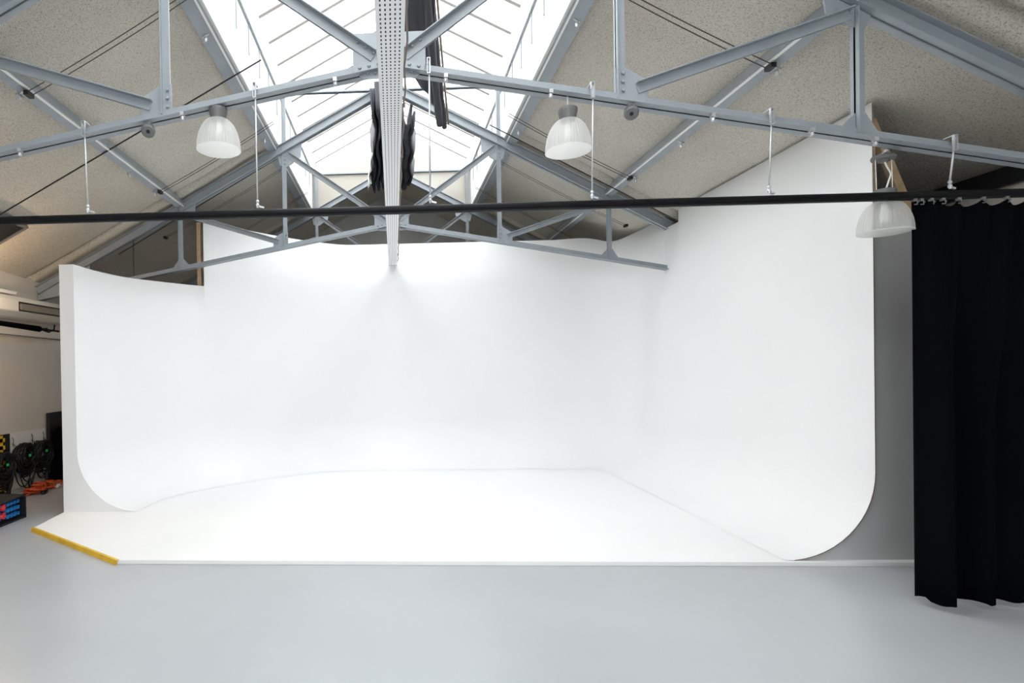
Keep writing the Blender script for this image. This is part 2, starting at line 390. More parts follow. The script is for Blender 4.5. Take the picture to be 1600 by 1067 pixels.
purlin(QQ, roof_z(QQ)+0.03, 0.13, 'blue-grey steel purlin under the right ceiling slope', [4.46, 5.3, 5.9, 6.98, 8.3])
purlin(-SX-0.06, roof_z(SX)+0.0, 0.10, 'blue-grey steel beam along the left edge of the skylight', [5.0, 7.3], 0.07)
purlin(SX+0.06, roof_z(SX)+0.0, 0.10, 'blue-grey steel beam along the right edge of the skylight', [5.0, 7.3], 0.07)

# ------------------------------------------------------------------ cyclorama
def catmull(P, m):
    out = []
    for i in range(len(P)-1):
        p0 = P[max(i-1, 0)]; p1 = P[i]; p2 = P[i+1]; p3 = P[min(i+2, len(P)-1)]
        for k in range(m):
            t = k/m
            out.append(tuple(0.5*((2*p1[a]) + (-p0[a]+p2[a])*t + (2*p0[a]-5*p1[a]+4*p2[a]-p3[a])*t*t + (-p0[a]+3*p1[a]-3*p2[a]+p3[a])*t**3) for a in (0, 1)))
    out.append(P[-1]); return out
YB, XW, YE, YLE, XLI, XLO = 9.12, 3.70, 4.50, 6.108, -3.53, -3.692
LOW, TALL = 2.78, 3.566
path = catmull([(-3.53, 6.108), (-3.515, 6.5), (-3.42, 6.98), (-3.123, 7.457), (-2.69, 7.952), (-2.05, 8.5), (-1.35, 8.94), (-0.75, 9.10), (-0.1, YB)], 8)
path += [(x, YB) for x in (0.5, 1.2, 2.0, 2.6)]
RC = 0.72
path += [(XW-RC + RC*math.sin(a), YB-RC + RC*math.cos(a)) for a in [i*math.pi/2/12 for i in range(13)]]
path += [(XW, y) for y in (8.1, 7.80, 7.80, 7.45, 7.45, 7.0, 6.0, 5.0, YE)]
def top_at(i, p):
    x, y = p
    if i < 33 and x < -2.69: return LOW - 0.0
    if x < -0.7: return 3.715 + (TALL-3.715)*min(1, (x+2.69)/1.9)
    if x > 3.69 and 7.4495 < y < 7.80: return 3.40
    if x > 2.9 and y > 8.3:
        return TALL - 0.10*math.exp(-((x-3.45)/0.22)**2) + 0.02
    return TALL
samples = []
for i, p in enumerate(path):
    if abs(p[0]+2.69) < 1e-6:
        samples.append((p, LOW)); samples.append((p, 3.715)); continue
    if p == (XW, 7.80): samples.append((p, TALL if path[i+1] == p else 3.40)); continue
    if p == (XW, 7.45): samples.append((p, 3.40 if path[i+1] == p else TALL)); continue
    samples.append((p, top_at(i, p)))
n = len(samples); nor = []
for i in range(n):
    j = i
    a = Vector(samples[max(i-1, 0)][0]); b = Vector(samples[min(i+1, n-1)][0])
    if min((Vector(samples[min(i+1, n-1)][0])-Vector(samples[i][0])).length, (Vector(samples[i][0])-Vector(samples[max(i-1, 0)][0])).length) < 0.01 and 2 <= i < n-2: b = Vector(samples[min(i+2, n-1)][0]); a = Vector(samples[max(i-2, 0)][0])
    d = (b-a).normalized(); nor.append(nor[-1] if i and samples[i][0] == samples[i-1][0] else Vector((d.y, -d.x)))        # points into the room
PT = 0.035; RV = 0.68
prof = [(RV*(1-math.sin(a)), RV*(1-math.cos(a))) for a in [k*math.pi/2/14 for k in range(15)]]
cyc = thing('cyclorama', (0, YB, 0), 'big white curved infinity cove backdrop with raised white floor', 'studio backdrop')
vs = []; fs = []; NV = len(prof)+5
for (p, zt), nn in zip(samples, nor):
    for (o, z) in prof: vs.append((p[0]+nn.x*o, p[1]+nn.y*o, PT+0.002+z))
    zz = PT+0.002+RV
    for k in range(1, 5): vs.append((p[0], p[1], zz + (zt-zz)*k/4))
    vs.append((p[0]-nn.x*0.018, p[1]-nn.y*0.018, zt))
for i in range(n-1):
    if samples[i][0] == samples[i+1][0]: continue
    for k in range(NV-1): fs.append((i*NV+k, (i+1)*NV+k, (i+1)*NV+k+1, i*NV+k+1))
skin = MB().add(vs, fs).build('cove_wall', 'cyc', cyc, True)
bm = bmesh.new(); bm.from_mesh(skin.data); bmesh.ops.remove_doubles(bm, verts=bm.verts, dist=1e-5); bm.to_mesh(skin.data); bm.free()
# back of the boards: plywood skin 18 mm behind
vs = []; fs = []
for (p, zt), nn in zip(samples, nor):
    q = (p[0]-nn.x*0.018, max(p[1]-nn.y*0.018, YE+0.06)); vs += [(*q, PT), (*q, zt-0.001)]
for i in range(n-1): fs.append((2*i, 2*i+1, 2*i+3, 2*i+2))
MB().add(vs, fs).build('backing_board', 'wood', cyc)
# platform
plat = [(-3.69, 6.16), (-3.635, 5.50), (-2.315, 4.545), (0.5, 4.50), (XR-0.01, 4.455), (XR-0.01, 4.62), (XW+0.02, 4.62), (XW+0.02, YB+0.02), (-0.8, YB+0.02), (-3.69, 7.2)]
MB().prism(plat, 'z', 0, PT).build('platform', 'cyc', cyc, bevel=0.003)
a = Vector((-3.645, 5.482, 0)); b = Vector((-2.30, 4.525, 0)); d = (b-a).normalized(); nn = Vector((d.y, -d.x, 0))
if nn.y > 0: nn = -nn
sec = [(-0.022, PT+0.001), (-0.022, PT+0.003), (0.002, PT+0.003), (0.012, 0.0), (0.0, 0.0), (0.0, PT+0.001)]
vs = []; 
for e in (a, b): vs += [e + nn*o + Vector((0, 0, z)) for o, z in sec]
MB().add(vs, [(i, (i+1) % 6, 6+(i+1) % 6, 6+i) for i in range(6)] + [tuple(range(6)), tuple(range(11, 5, -1))]).build('edge_tape', 'tape', cyc)['label'] = 'yellow marking tape on the slanted platform edge'
# end panels under the cove: left one with the wall's full thickness
cl = [(XLI + RV*(1-math.sin(t)), PT + RV*(1-math.cos(t))) for t in [k*math.pi/2/16 for k in range(17)]]
polyL = [(XLO, 0.0), (XLO, LOW), (XLI-0.001, LOW)] + [(x-0.002, z) for x, z in reversed(cl[:-1])] 
MB().prism(polyL, 'y', YLE-0.004, YLE+0.03).build('end_panel', 'cyc', cyc)
MB().add([(XLO, YLE, 0), (XLO, YLE, LOW), (XLO, 7.15, LOW), (XLO, 7.15, 0), (XLO+0.018, YLE, 0), (XLO+0.018, YLE, LOW), (XLO+0.018, 7.15, LOW), (XLO+0.018, 7.15, 0)],
         [(0, 1, 2, 3), (4, 7, 6, 5), (0, 4, 5, 1), (1, 5, 6, 2), (2, 6, 7, 3), (3, 7, 4, 0)]).build('side_board', 'cyc', cyc)
MB().add([(XLO, YLE, LOW-0.01), (XLI, YLE, LOW-0.01), (-3.525, 6.5, LOW-0.01), (-3.43, 6.98, LOW-0.01), (-3.35, 7.15, LOW-0.01), (XLO, 7.15, LOW-0.01),
          (XLO, YLE, LOW), (XLI, YLE, LOW), (-3.525, 6.5, LOW), (-3.43, 6.98, LOW), (-3.35, 7.15, LOW), (XLO, 7.15, LOW)],
         [(5, 4, 3, 2, 1, 0), (6, 7, 8, 9, 10, 11)] + [(i, (i+1) % 6, 6+(i+1) % 6, 6+i) for i in range(6)]).build('top_board', 'cyc', cyc)
cr = [(XW - RV*(1-math.sin(t)), PT + RV*(1-math.cos(t))) for t in [k*math.pi/2/16 for k in range(17)]]
polyR = [(x+0.004, z-0.002 if z > PT+0.01 else PT) for x, z in cr] + [(XW+0.004, 2.68), (XR-0.02, 2.68), (XR-0.02, PT)]
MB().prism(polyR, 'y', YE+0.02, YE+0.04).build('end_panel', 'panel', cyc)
# plywood edge of the right wall, timber rail, post and brace behind it
edge = [(x, z) for x, z in cr[1:]] + [(XW, 3.56)]
vs = [(x, YE-0.001, z) for x, z in edge] + [(x+0.007, YE-0.001, z-0.002) for x, z in edge]
vs += [(x, YE+0.02, z) for x, z, in edge] + [(x+0.007, YE+0.02, z-0.002) for x, z in edge]; m = len(edge)
fs = [(i, i+1, m+i+1, m+i) for i in range(m-1)] + [(m+i, m+i+1, 3*m+i+1, 3*m+i) for i in range(m-1)] + [(m-1, 2*m-1, 4*m-1, 3*m-1)]
MB().add(vs, fs).build('plywood_edge', 'ply', cyc)['label'] = 'brown plywood edge of the right backdrop wall'
MB().box(XW+0.02, XR-0.02, YE+0.02, YE+0.065, 2.685, 2.745).build('timber_rail', 'wood', cyc)
MB().box(XW+0.019, XW+0.06, YE+0.045, YE+0.10, 2.75, 3.44).build('timber_stud', 'wood', cyc)
def beam(A, B, w, h, name, m, par):
    A, B = Vector(A), Vector(B); ax = (B-A)/2; sd = ax.cross(Vector((0, 1, 0))).normalized()
    return MB().obox((A+B)/2, ax, sd*w/2, (0, h/2, 0)).build(name, m, par)
beam((3.755, YE+0.085, 3.46), (4.035, YE+0.085, 2.75), 0.06, 0.045, 'timber_brace', 'wood', cyc)
for y in (5.6, 6.8, 8.0):
    MB().box(XW+0.019, XW+0.06, y, y+0.06, 0.0, 3.38).build('timber_stud', 'wood', cyc)
MB().box(-2.80, -2.745, 7.985, 8.03, 0.0, 3.70).build('timber_stud', 'wood', cyc)

# ------------------------------------------------------------------ perforated cable tray along the ridge
tz, th = 3.222, 0.066
tray = thing('cable_tray', (0.008, D[0], tz), 'perforated pale grey metal cable tray running down the middle', 'cable tray')
xs = [-th]
for k in range(5):
    c = -0.046 + 0.023*k; xs += [c-0.0035, c+0.0035]
xs.append(th)
ys = []; y = 0.6
while y < YB-0.06: ys += [y, y+0.016]; y += 0.034
ys.append(YB-0.012)
vs = [(x+0.008, yy, tz) for x in xs for yy in ys]; ny = len(ys); fs = []
for i in range(len(xs)-1):
    for j in range(ny-1):
        if i % 2 == 1 and j % 2 == 0: continue
        fs.append((i*ny+j, (i+1)*ny+j, (i+1)*ny+j+1, i*ny+j+1))
MB().add(vs, fs).build('perforated_base', 'trayw', tray)
for s in (-1, 1):
    MB().box(0.008+min(s*th, s*(th+0.003)), 0.008+max(s*th, s*(th+0.003)), 0.6, YB-0.012, tz-0.004, tz+0.05).build('side_flange', 'trayw', tray)
MB().tube([(-0.02, 0.6, tz+0.022), (-0.02, YB-0.02, tz+0.022)], 0.018, 8).build('inner_cable', 'cable', tray)
MB().tube([(0.03, 0.6, tz+0.022), (0.03, YB-0.02, tz+0.022)], 0.018, 8).build('inner_cable', 'cable', tray)
MB().box(0.008-th+0.002, 0.008+th-0.002, 0.6, YB-0.012, tz+0.042, tz+0.048).build('lid', 'dark', tray)
pts = [(0.088+0.006*math.sin(3*k), 0.6+0.25*k, tz+0.012+0.006*math.sin(2.1*k)) for k in range(34)]
MB().tube(pts, 0.0055, 6).build('brown_cable', 'brown', tray, True)
for yy in (3.55, 4.4, 5.3, 6.3, 7.4, 8.3):
    MB().box(0.072, 0.098, yy, yy+0.012, tz, tz+0.024).build('cable_tie', 'brown', tray)
for d_ in D[:2]:
    for s in (-1, 1):
        MB().tube([(0.008+s*0.05, d_+0.04, tz+0.01), (0.008+s*0.05, d_+0.04, ZC-0.02)], 0.005, 6).build('hanger', 'galv', tray)

# ------------------------------------------------------------------ black curtain rail on rods
rz = 2.615
rail = thing('curtain_rail', (0, D[0], rz), 'long black pipe rail hung on rods from the nearest truss', 'curtain rail')
MB().tube([(XL+0.02, D[0], rz), (XR-0.02, D[0], rz)], 0.023, 14).build('pipe', 'black', rail, True)
MB().box(XL+0.02, XR-0.02, D[0]-0.012, D[0]+0.012, rz-0.03, rz-0.018).build('track_lip', 'black', rail)
for x in (-2.0, -0.87, 0.25, 1.275, 2.367, 3.457):
    zt = zc(x)
    h = MB().tube([(x, D[0]-0.03, rz+0.075), (x+0.004, D[0]-0.06, zt+0.03)], 0.0052, 8).build('hanger_rod', 'galv', rail, True)
    k = MB().box(x-0.011, x-0.007, D[0]-0.072, D[0]-0.056, zt-0.045, zt+0.045)
    k.box(x+0.007, x+0.011, D[0]-0.072, D[0]-0.056, zt-0.045, zt+0.045)
    k.box(x-0.011, x+0.011, D[0]-0.072, D[0]+0.0, zt+0.045, zt+0.05)
    k.box(x-0.011, x+0.011, D[0]-0.072, D[0]-0.056, zt-0.05, zt-0.045)
    k.build('beam_clamp', 'chrome', h)
    k = MB().lathe((x, D[0]-0.03, rz+0.055), [(0.006, -0.03), (0.012, -0.01), (0.006, 0.0), (0.012, 0.012), (0.006, 0.022)], 8)
    k.obox((x+0.02, D[0]-0.02, rz+0.035), (0.020, 0, -0.006), (0, 0.006, 0), (0.0015, 0, 0.005))
    k.build('hook', 'galv', h)

# ------------------------------------------------------------------ black curtain
hp = [(3.330, 3.760), (3.400, 3.690), (3.455, 3.622), (3.468, 3.650), (3.560, 3.790), (3.610, 3.785), (3.690, 3.675), (3.735, 3.672), (3.755, 3.70),
      (3.80, 3.755), (3.90, 3.72), (3.98, 3.69), (4.06, 3.78), (4.14, 3.77), (4.22, 3.66), (4.30, 3.67), (4.38, 3.76), (4.48, 3.75), (4.56, 3.67), (4.66, 3.70)]
hem = []
for (a0, a1), (b0, b1) in zip(hp[:-1], hp[1:]):
    for k in range(4): hem.append((a0+(b0-a0)*k/4, a1+(b1-a1)*k/4))
hem.append(hp[-1])
tops = [3.262, 3.30, 3.36, 3.43, 3.525, 3.67, 3.81, 3.95, 4.09, 4.23, 4.37, 4.51, 4.66]
nh = len(hem); vs = []; fs = []; NR = 14
for i, (hx, hy) in enumerate(hem):
    q = i/(nh-1); tx = 3.262 + (4.66-3.262)*q
    j = max(k for k in range(len(tops)) if tops[k] <= tx+1e-6); j = min(j, len(tops)-2)
    ph = (tx-tops[j])/(tops[j+1]-tops[j])
    tzt = 2.575 - 0.030*(4*ph*(1-ph)) - 0.02*ph*(1-ph)
    ty = D[0] + 0.25*(hy-D[0])*0.5 + 0.012*math.sin(q*60)
    hz = 0.045 + (0.02 if i < 3 else 0) + 0.008*math.sin(i*0.9)
    for k in range(NR+1):
        w = k/NR; e = min(1, w*1.6); e = e*e*(3-2*e)
        vs.append((tx+(hx-tx)*e, ty+(hy-ty)*e, tzt+(hz-tzt)*w))
for i in range(nh-1):
    for k in range(NR): fs.append((i*(NR+1)+k, (i+1)*(NR+1)+k, (i+1)*(NR+1)+k+1, i*(NR+1)+k+1))
cur = thing('curtain', (3.9, D[0], 0.04), 'floor-length black cloth curtain hooked to the black rail', 'curtain')
o = MB().add(vs, fs).build('cloth', 'cloth', cur, True)
sm = o.modifiers.new('solidify', 'SOLIDIFY'); sm.thickness = 0.006
for x in tops:
    k = MB().box(x-0.009, x+0.009, D[0]-0.022, D[0]+0.0, rz-0.042, rz-0.026)
    k.tube([(x-0.006, D[0]-0.012, rz-0.03), (x+0.004, D[0]-0.026, rz-0.045), (x+0.010, D[0]-0.018, rz-0.062), (x, D[0]-0.008, rz-0.06)], 0.004, 6)
    k.lathe((x+0.006, D[0]-0.028, rz-0.05), [(0.0, -0.006), (0.006, 0), (0.0, 0.006)], 6)
    k.build('hook', 'cap', cur)

# ------------------------------------------------------------------ pendant lamps
def lamp(x, y, rim, zhang, label, canopy=None):
    t = thing('pendant_lamp', (x, y, rim), label, 'lamp', 'pendant lamps on the nearest truss')
    R0 = 0.139; H = 0.205
    pr = []
    for k in range(15):
        a = k/14*math.pi/2*0.86
        pr.append((R0*math.cos(a)**0.8 if k else R0, H*math.sin(a)/math.sin(math.pi/2*0.86)))
    nn = 96; vs = []; fs = []
    for i, (rr, h) in enumerate(pr):
        for k in range(nn):
            a = 2*math.pi*k/nn; q = rr*(1 + (0.022 if k % 2 else 0.0))
            vs.append((x+q*math.cos(a), y+q*math.sin(a), rim+h))
    for i in range(len(pr)-1):
        for k in range(nn): fs.append((i*nn+k, i*nn+(k+1) % nn, (i+1)*nn+(k+1) % nn, (i+1)*nn+k))
    sh = MB().add(vs, fs).build('shade', 'shade', t)
    MB().lathe((x, y, rim), [(R0, -0.002), (R0+0.004, 0.0), (R0+0.004, 0.006), (R0, 0.008)], 64).build('rim', 'shade', sh, True)
    rt = pr[-1][0]
    MB().lathe((x, y, rim+H-0.012), [(0.046, 0.0), (0.060, 0.062), (0.060, 0.078), (0.052, 0.084), (0.0, 0.084)], 32).build('housing', 'cap', t, False)
    MB().lathe((x, y, rim+0.06), [(0.0, 0), (0.022, 0.01), (0.028, 0.04), (0.018, 0.10), (0.02, 0.14)], 16).build('bulb', 'strip', t, True)
    zt = rim+H+0.07
    if canopy is None:
        MB().tube([(x, y, zt), (x, y, zhang)], 0.004, 6).build('suspension', 'cordw', t)
        MB().lathe((x, y, zt-0.002), [(0.012, 0), (0.010, 0.012), (0.0, 0.014)], 10).build('eyelet', 'chrome', t)
    else:
        MB().lathe((x-0.005, y, canopy), [(0.0, -0.032), (0.024, -0.03), (0.03, -0.014), (0.062, -0.013), (0.066, 0.0), (0.060, 0.012), (0, 0.013)], 28).build('canopy', 'cap', t)
        for dx in (-0.05, 0.05):
            MB().tube([(x+dx, y, zt), (x-0.005+dx, y, canopy-0.012)], 0.0025, 6).build('suspension', 'cordw', t)
        c = catmull([(x, zt), (x+0.02, zt+0.06), (x+0.03, zt+0.10), (x+0.005, zt+0.15), (x-0.008, canopy-0.02)], 6)
        MB().tube([(a, y-0.01, b) for a, b in c], 0.005, 8).build('flex', 'cordw', t, True)
        MB().tube([(x-0.05, y, canopy+0.01), (x-0.005, y-0.02, zhang), (x+0.05, y, canopy+0.01)], 0.003, 6).build('suspension', 'cordw', t)
        MB().lathe((x-0.005, y-0.02, zhang), [(0.0, -0.012), (0.014, -0.005), (0.014, 0.008), (0, 0.014)], 10).build('eyelet', 'chrome', t)
lamp(-1.128, D[0], 3.035, zc(1.128)-0.02, 'translucent bell pendant lamp hanging left of the cable tray')
lamp(1.138, D[0], 2.955, zc(1.138)-0.02, 'translucent bell pendant lamp hanging right of the cable tray')
lamp(3.167, D[0]+0.09, 2.404, zc(3.09)-0.06, 'low ribbed pendant lamp beside the black curtain with grey ceiling disc', canopy=2.885)

# round grey detectors on the near truss
for x, lb in ((-1.588, 'round grey detector under the nearest truss left of the lamps'), (1.53, 'round grey detector under the nearest truss right of the lamps')):
    z = zc(x)-0.085
    t = thing('detector', (x, D[0]-0.02, z), lb, 'detector', 'round detectors on the nearest truss')
    ax = Vector((0.25 if x < 0 else -0.25, -0.75, -0.6)).normalized()
    e = ax.cross(Vector((0, 0, 1))).normalized(); g = ax.cross(e)
    def disc(c, prof, n=24):
        mb = MB(); vs = []; fs = []
        for rr, h in prof:
            for k in range(n):
                a = 2*math.pi*k/n; vs.append(Vector(c) + ax*h + rr*(math.cos(a)*e + math.sin(a)*g))
        for i in range(len(prof)-1):
            for k in range(n): fs.append((i*n+k, i*n+(k+1) % n, (i+1)*n+(k+1) % n, (i+1)*n+k))
        fs += [tuple(range(n)), tuple((len(prof)-1)*n+k for k in range(n))]
        return mb.add(vs, fs)
    c = (x, D[0]-0.02, z)
    disc(c, [(0.042, -0.025), (0.045, 0.0), (0.043, 0.018), (0.034, 0.026)]).build('body', 'cap', t)
    disc(Vector(c)+ax*0.026, [(0.012, 0), (0.010, 0.006)]).build('sensor', 'dark', t)
    MB().box(x-0.02, x+0.02, D[0]-0.03, D[0], z+0.02, zc(x)-0.025).build('bracket', 'chrome', t)
# zinc clamps left on the lower chord
for x in (-2.44, -1.35, -0.35, 1.02, 2.02, 2.62, 3.0, 0.36):
    z = zc(x)-0.04
    k = MB().box(x-0.012, x+0.012, D[0]-0.06, D[0]-0.03, z-0.012, z+0.012)
    k.lathe((x, D[0]-0.045, z-0.024), [(0.006, -0.016), (0.013, -0.012), (0.013, 0.006), (0.006, 0.012)], 8)
    where = {-2.44: 'at the far left end', -1.35: 'between the left detector and lamp', -0.35: 'just left of the cable tray', 0.36: 'just right of the cable tray', 1.02: 'left of the right lamp',
             2.02: 'right of the right lamp', 2.62: 'left of the outer post', 3.0: 'above the low lamp'}[x]
    tag(k.build('beam_clamp', 'chrome'), 'small zinc clamp on the nearest truss ' + where, 'clamp', 'clamps on the nearest truss')

# ------------------------------------------------------------------ wires along the roof slopes
def wire(A, B, y, label, rad=0.004, pair=True, sag=0.02, m='wire'):
    t = thing('tension_wire', (A[0], y, A[1]), label, 'wire', 'wires under the ceiling slopes')
    for dy in ((-0.03, 0.03) if pair else (0,)):
        pts = [(A[0]+(B[0]-A[0])*q, y+dy, A[1]+(B[1]-A[1])*q - sag*4*q*(1-q)) for q in [i/8 for i in range(9)]]
        MB().tube(pts, rad, 5).build('strand', m, t)
    if pair:
        MB().box(A[0]-0.02, A[0]+0.02, y-0.04, y+0.04, A[1]-0.02, A[1]+0.015).build('anchor', 'dark', t)
def rl(x, d=0.10): return (x, roof_z(x)-d)
sides = {-1: 'left', 1: 'right'}
for s in (-1, 1):
    wire(rl(s*2.90, 0.16), (s*1.45, 4.65), 4.43, 'pair of wires crossing the %s ceiling slope before the lamps' % sides[s])
    wire(rl(s*2.90, 0.16), (s*1.45, 4.65), 6.98, 'pair of wires crossing the %s ceiling slope just before the middle truss' % sides[s])
    wire(rl(s*3.4, 0.14), (s*1.45, 4.65), 8.35, 'pair of wires crossing the %s ceiling slope behind the middle truss' % sides[s], 0.003)
    wire(rl(s*3.4, 0.14), (s*1.45, 4.65), 9.8, 'pair of wires crossing the %s ceiling slope before the farthest truss' % sides[s], 0.003)
wire(rl(-4.2, 0.13), (-1.3, 4.73), 5.7, 'thick black cable crossing the left ceiling slope', 0.008, False, 0.0, 'cable')
wire((3.66, 3.43), (1.3, 4.73), 7.45, 'thick black cable crossing the right ceiling slope', 0.007, False, 0.0, 'cable')
wire(rl(-3.9, 0.2), (-1.5, 4.60), 7.9, 'black cable clipped along the left rafter of the middle truss', 0.007, False, 0.0, 'cable')
t = MB().tube([(-3.62, 7.76, 3.42), (-3.62, 7.76, 2.86)], 0.006, 6).build('drop_cable', 'cable')
tag(t, 'thin black cable hanging straight down above the low left backdrop wall', 'cable')

# ------------------------------------------------------------------ folded blackout blinds under the skylight ridge
def bundle(name, label, st, en, folds, zhi, zlo, nst, seed, jitter=0.03):
    # st/en: (x0, x1, y, dz) at the near and far end; each fold is a hanging pocket of cloth
    rnd = random.Random(seed); t = thing(name, ((st[0]+st[1])/2, (st[2]+en[2])/2, zlo), label, 'blind', 'folded blackout blinds')
    for fo in range(folds):
        vs = []; fs = []; cols = 7; ph = rnd.random()*6; dep = rnd.uniform(0.8, 1.1); y0 = rnd.uniform(-0.12, 0.12); y1 = rnd.uniform(-0.15, 0.1)
        for i in range(nst+1):
            q = i/nst
            for c in range(cols):
                u_ = c/(cols-1); w = (fo + u_*1.25)/(folds+0.25)
                y = st[2]+y0 + (en[2]+y1-st[2]-y0)*q
                x = (st[0]+(st[1]-st[0])*w)*(1-q) + (en[0]+(en[1]-en[0])*w)*q
                hi = zhi + st[3]*(1-q) + en[3]*q
                pf = math.sin(math.pi*u_)**0.45
                lump = abs(math.sin(q*math.pi*4.5+ph))**0.6
                z = hi - (zhi-zlo)*dep*pf*(0.86+0.14*lump)
                vs.append((x + jitter*math.sin(q*math.pi*4.5+seed)*1.0 + jitter*0.5*(lump-0.5)*math.cos(math.pi*u_), y, z))
        for i in range(nst):
            for c in range(cols-1): fs.append((i*cols+c, (i+1)*cols+c, (i+1)*cols+c+1, i*cols+c+1))
        o = MB().add(vs, fs).build('fold', 'blind', t, True)
        sm = o.modifiers.new('solidify', 'SOLIDIFY'); sm.thickness = 0.035
    return t
b1 = bundle('blackout_blind', 'dark folded blackout blind right of the tray before the skylight gable', (0.09, 0.37, 7.95, 0), (0.12, 0.41, 10.6, 0), 3, 5.22, 4.86, 40, 3, 0.022)
b2 = bundle('blackout_blind', 'dark folded blackout blind left of the tray with white lining', (-0.25, -0.04, 7.5, 0.1), (-0.37, -0.10, 10.6, 0), 3, 5.22, 4.86, 40, 5, 0.022)
vs = []; fs = []
for i in range(31):
    q = i/30; x = -0.26-0.15*q + 0.015*math.sin(q*19); vs += [(x, 8.6+2.0*q, 5.2), (x-0.02, 8.6+2.0*q, 4.87+0.02*math.sin(q*14))]
for i in range(30): fs.append((2*i, 2*i+1, 2*i+3, 2*i+2))
o = MB().add(vs, fs).build('lining', 'lining', b2, True); o.modifiers.new('solidify', 'SOLIDIFY').thickness = 0.008
t = thing('blackout_blind', (0.3, 5.9, 4.9), 'dark blackout blind sagging between the nearest and middle trusses', 'blind', 'folded blackout blinds')
rnd = random.Random(9); vs = []; fs = []; NS, NC = 26, 25
for i in range(NS+1):
    q = i/NS
    for c in range(NC):
        w = c/(NC-1); yend = 6.55 + 0.85*w**0.8; y = 4.2 + (yend-4.2)*q
        x = (-0.36 + 0.66*w)*(1-q) + (0.08 + 0.60*w)*q
        z = (5.42 - 0.02*w)*(1-q) + (5.22 - 0.40*w**1.5)*q
        z += 0.035*abs(math.sin(w*math.pi*5))*(1-0.5*q) - 0.06*math.sin(math.pi*q)*math.sin(math.pi*w) + 0.012*math.sin(q*14+w*9)
        vs.append((x + 0.012*math.sin(q*11+c), y, z))
for i in range(NS):
    for c in range(NC-1): fs.append((i*NC+c, (i+1)*NC+c, (i+1)*NC+c+1, i*NC+c+1))
o = MB().add(vs, fs).build('fabric', 'blind', t, True); o.modifiers.new('solidify', 'SOLIDIFY').thickness = 0.012
for dx, dz, ye, rr in ((-0.075, -0.035, 7.25, 0.045), (0.0, 0.0, 7.42, 0.035)):
    pts = []
    for k in range(14):
        q = k/13; pts.append((0.28+dx*(0.4+0.6*q)+0.43*q**1.25, 4.2+(ye-4.2)*q, 5.40-0.70*q**1.5+dz*q+0.008*math.sin(9*q)))
    MB().tube(pts, [rr*(1+0.12*math.sin(2.7*k)) for k in range(14)], 10).build('rolled_edge', 'blind', t, True)
pts = [(0.33+0.43*(k/13)**1.25, 4.2+3.2*k/13, 5.43-0.70*(k/13)**1.5) for k in range(14)]
MB().tube(pts, 0.013, 8).build('edge_bar', 'brown', t, True)

# dark hatch in the left ceiling slope above the side wall
t = thing('roof_hatch', (-4.5, 5.8, roof_z(4.5)), 'dark hatch in the left ceiling slope near the side wall', 'hatch')
tl = Vector((-1, 0, -RS)).normalized(); nn = Vector((-RS, 0, 1)).normalized(); c = Vector((-4.55, 5.75, roof_z(4.55)-0.02))
MB().obox(c, tl*0.40, (0, 0.52, 0), nn*0.03).build('leaf', 'dark', t)
for k in (-1, 1):
    MB().obox(c + Vector((0, k*0.54, 0)), tl*0.42, (0, 0.02, 0), nn*0.04).build('frame_bar', 'cap', t)
    MB().obox(c + tl*k*0.41, tl*0.02, (0, 0.52, 0), nn*0.04).build('frame_bar', 'cap', t)

# ------------------------------------------------------------------ left corner: cables, boards and power box by the side wall
X0 = XL
bd = thing('cable_board', (X0+0.02, 7.45, 0.0), 'low white board with hooks on the side wall behind the cables', 'board')
MB().box(X0+0.001, X0+0.02, 7.10, 7.86, 0.06, 0.79).build('panel', 'board', bd)
MB().box(X0+0.02, X0+0.028, 7.10, 7.86, 0.06, 0.15).build('skirting_strip', 'wall', bd)
for y in (7.16, 7.55, 7.80):
    k = MB().tube([(X0+0.02, y, 0.74), (X0+0.035, y, 0.70), (X0+0.03, y, 0.62)], 0.004, 5)
    k.tube([(X0+0.02, y, 0.66), (X0+0.10, y, 0.60), (X0+0.12, y, 0.64)], 0.005, 5)
    k.build('hook', 'dark', bd)
def coil(y, z, rad, seed, label, plug=True):
    rnd = random.Random(seed)
    t = thing('cable_coil', (X0+0.08, y, z), label, 'cable', 'cable coils hanging on the side wall')
    mb = MB()
    for k in range(30):
        a = rad*rnd.uniform(0.5, 1.0); b = a*rnd.uniform(1.0, 1.25); ox = X0+0.05+rnd.uniform(0, 0.09); oy = rnd.uniform(-0.03, 0.03); dz = rnd.uniform(-0.05, 0.0)
        tw = rnd.uniform(-0.3, 0.3)
        mb.tube([(ox+0.02*math.sin(3*q+k), y+oy+a*math.cos(q), z+dz+(rad-b)+b*math.sin(q)+tw*0.03*math.cos(q)) for q in [2*math.pi*i/20 for i in range(20)]], 0.009, 5, closed=True)
    mb.build('windings', 'cable', t, True)
    for k in range(3):
        w = rad*rnd.uniform(0.5, 0.9); dp = rad*rnd.uniform(1.5, 2.0); oy = rnd.uniform(-0.08, 0.08)
        c = [(X0+0.10, y+oy+w*math.cos(math.pi*i/12), z-0.05-dp*math.sin(math.pi*i/12)*0.9) for i in range(13)]
        MB().tube(c, 0.008, 5).build('loose_loop', 'cable', t, True)
    if plug:
        MB().lathe((X0+0.12, y+0.05, z-rad*1.85), [(0.008, 0.08), (0.02, 0.06), (0.028, 0.0), (0.022, -0.05), (0, -0.05)], 10).build('plug', 'dark', t)
        MB().tube([(X0+0.11, y+0.04, z-rad), (X0+0.12, y+0.05, z-rad*1.85+0.08)], 0.008, 5).build('lead', 'cable', t)
    MB().box(X0+0.15, X0+0.165, y-0.01, y+0.02, z+0.02, z+0.05).build('tie', 'green', t)
coil(7.30, 0.45, 0.20, 1, 'black cable coil in the middle of the white hook board')
coil(7.66, 0.46, 0.18, 2, 'black cable coil nearest the tall black panel')
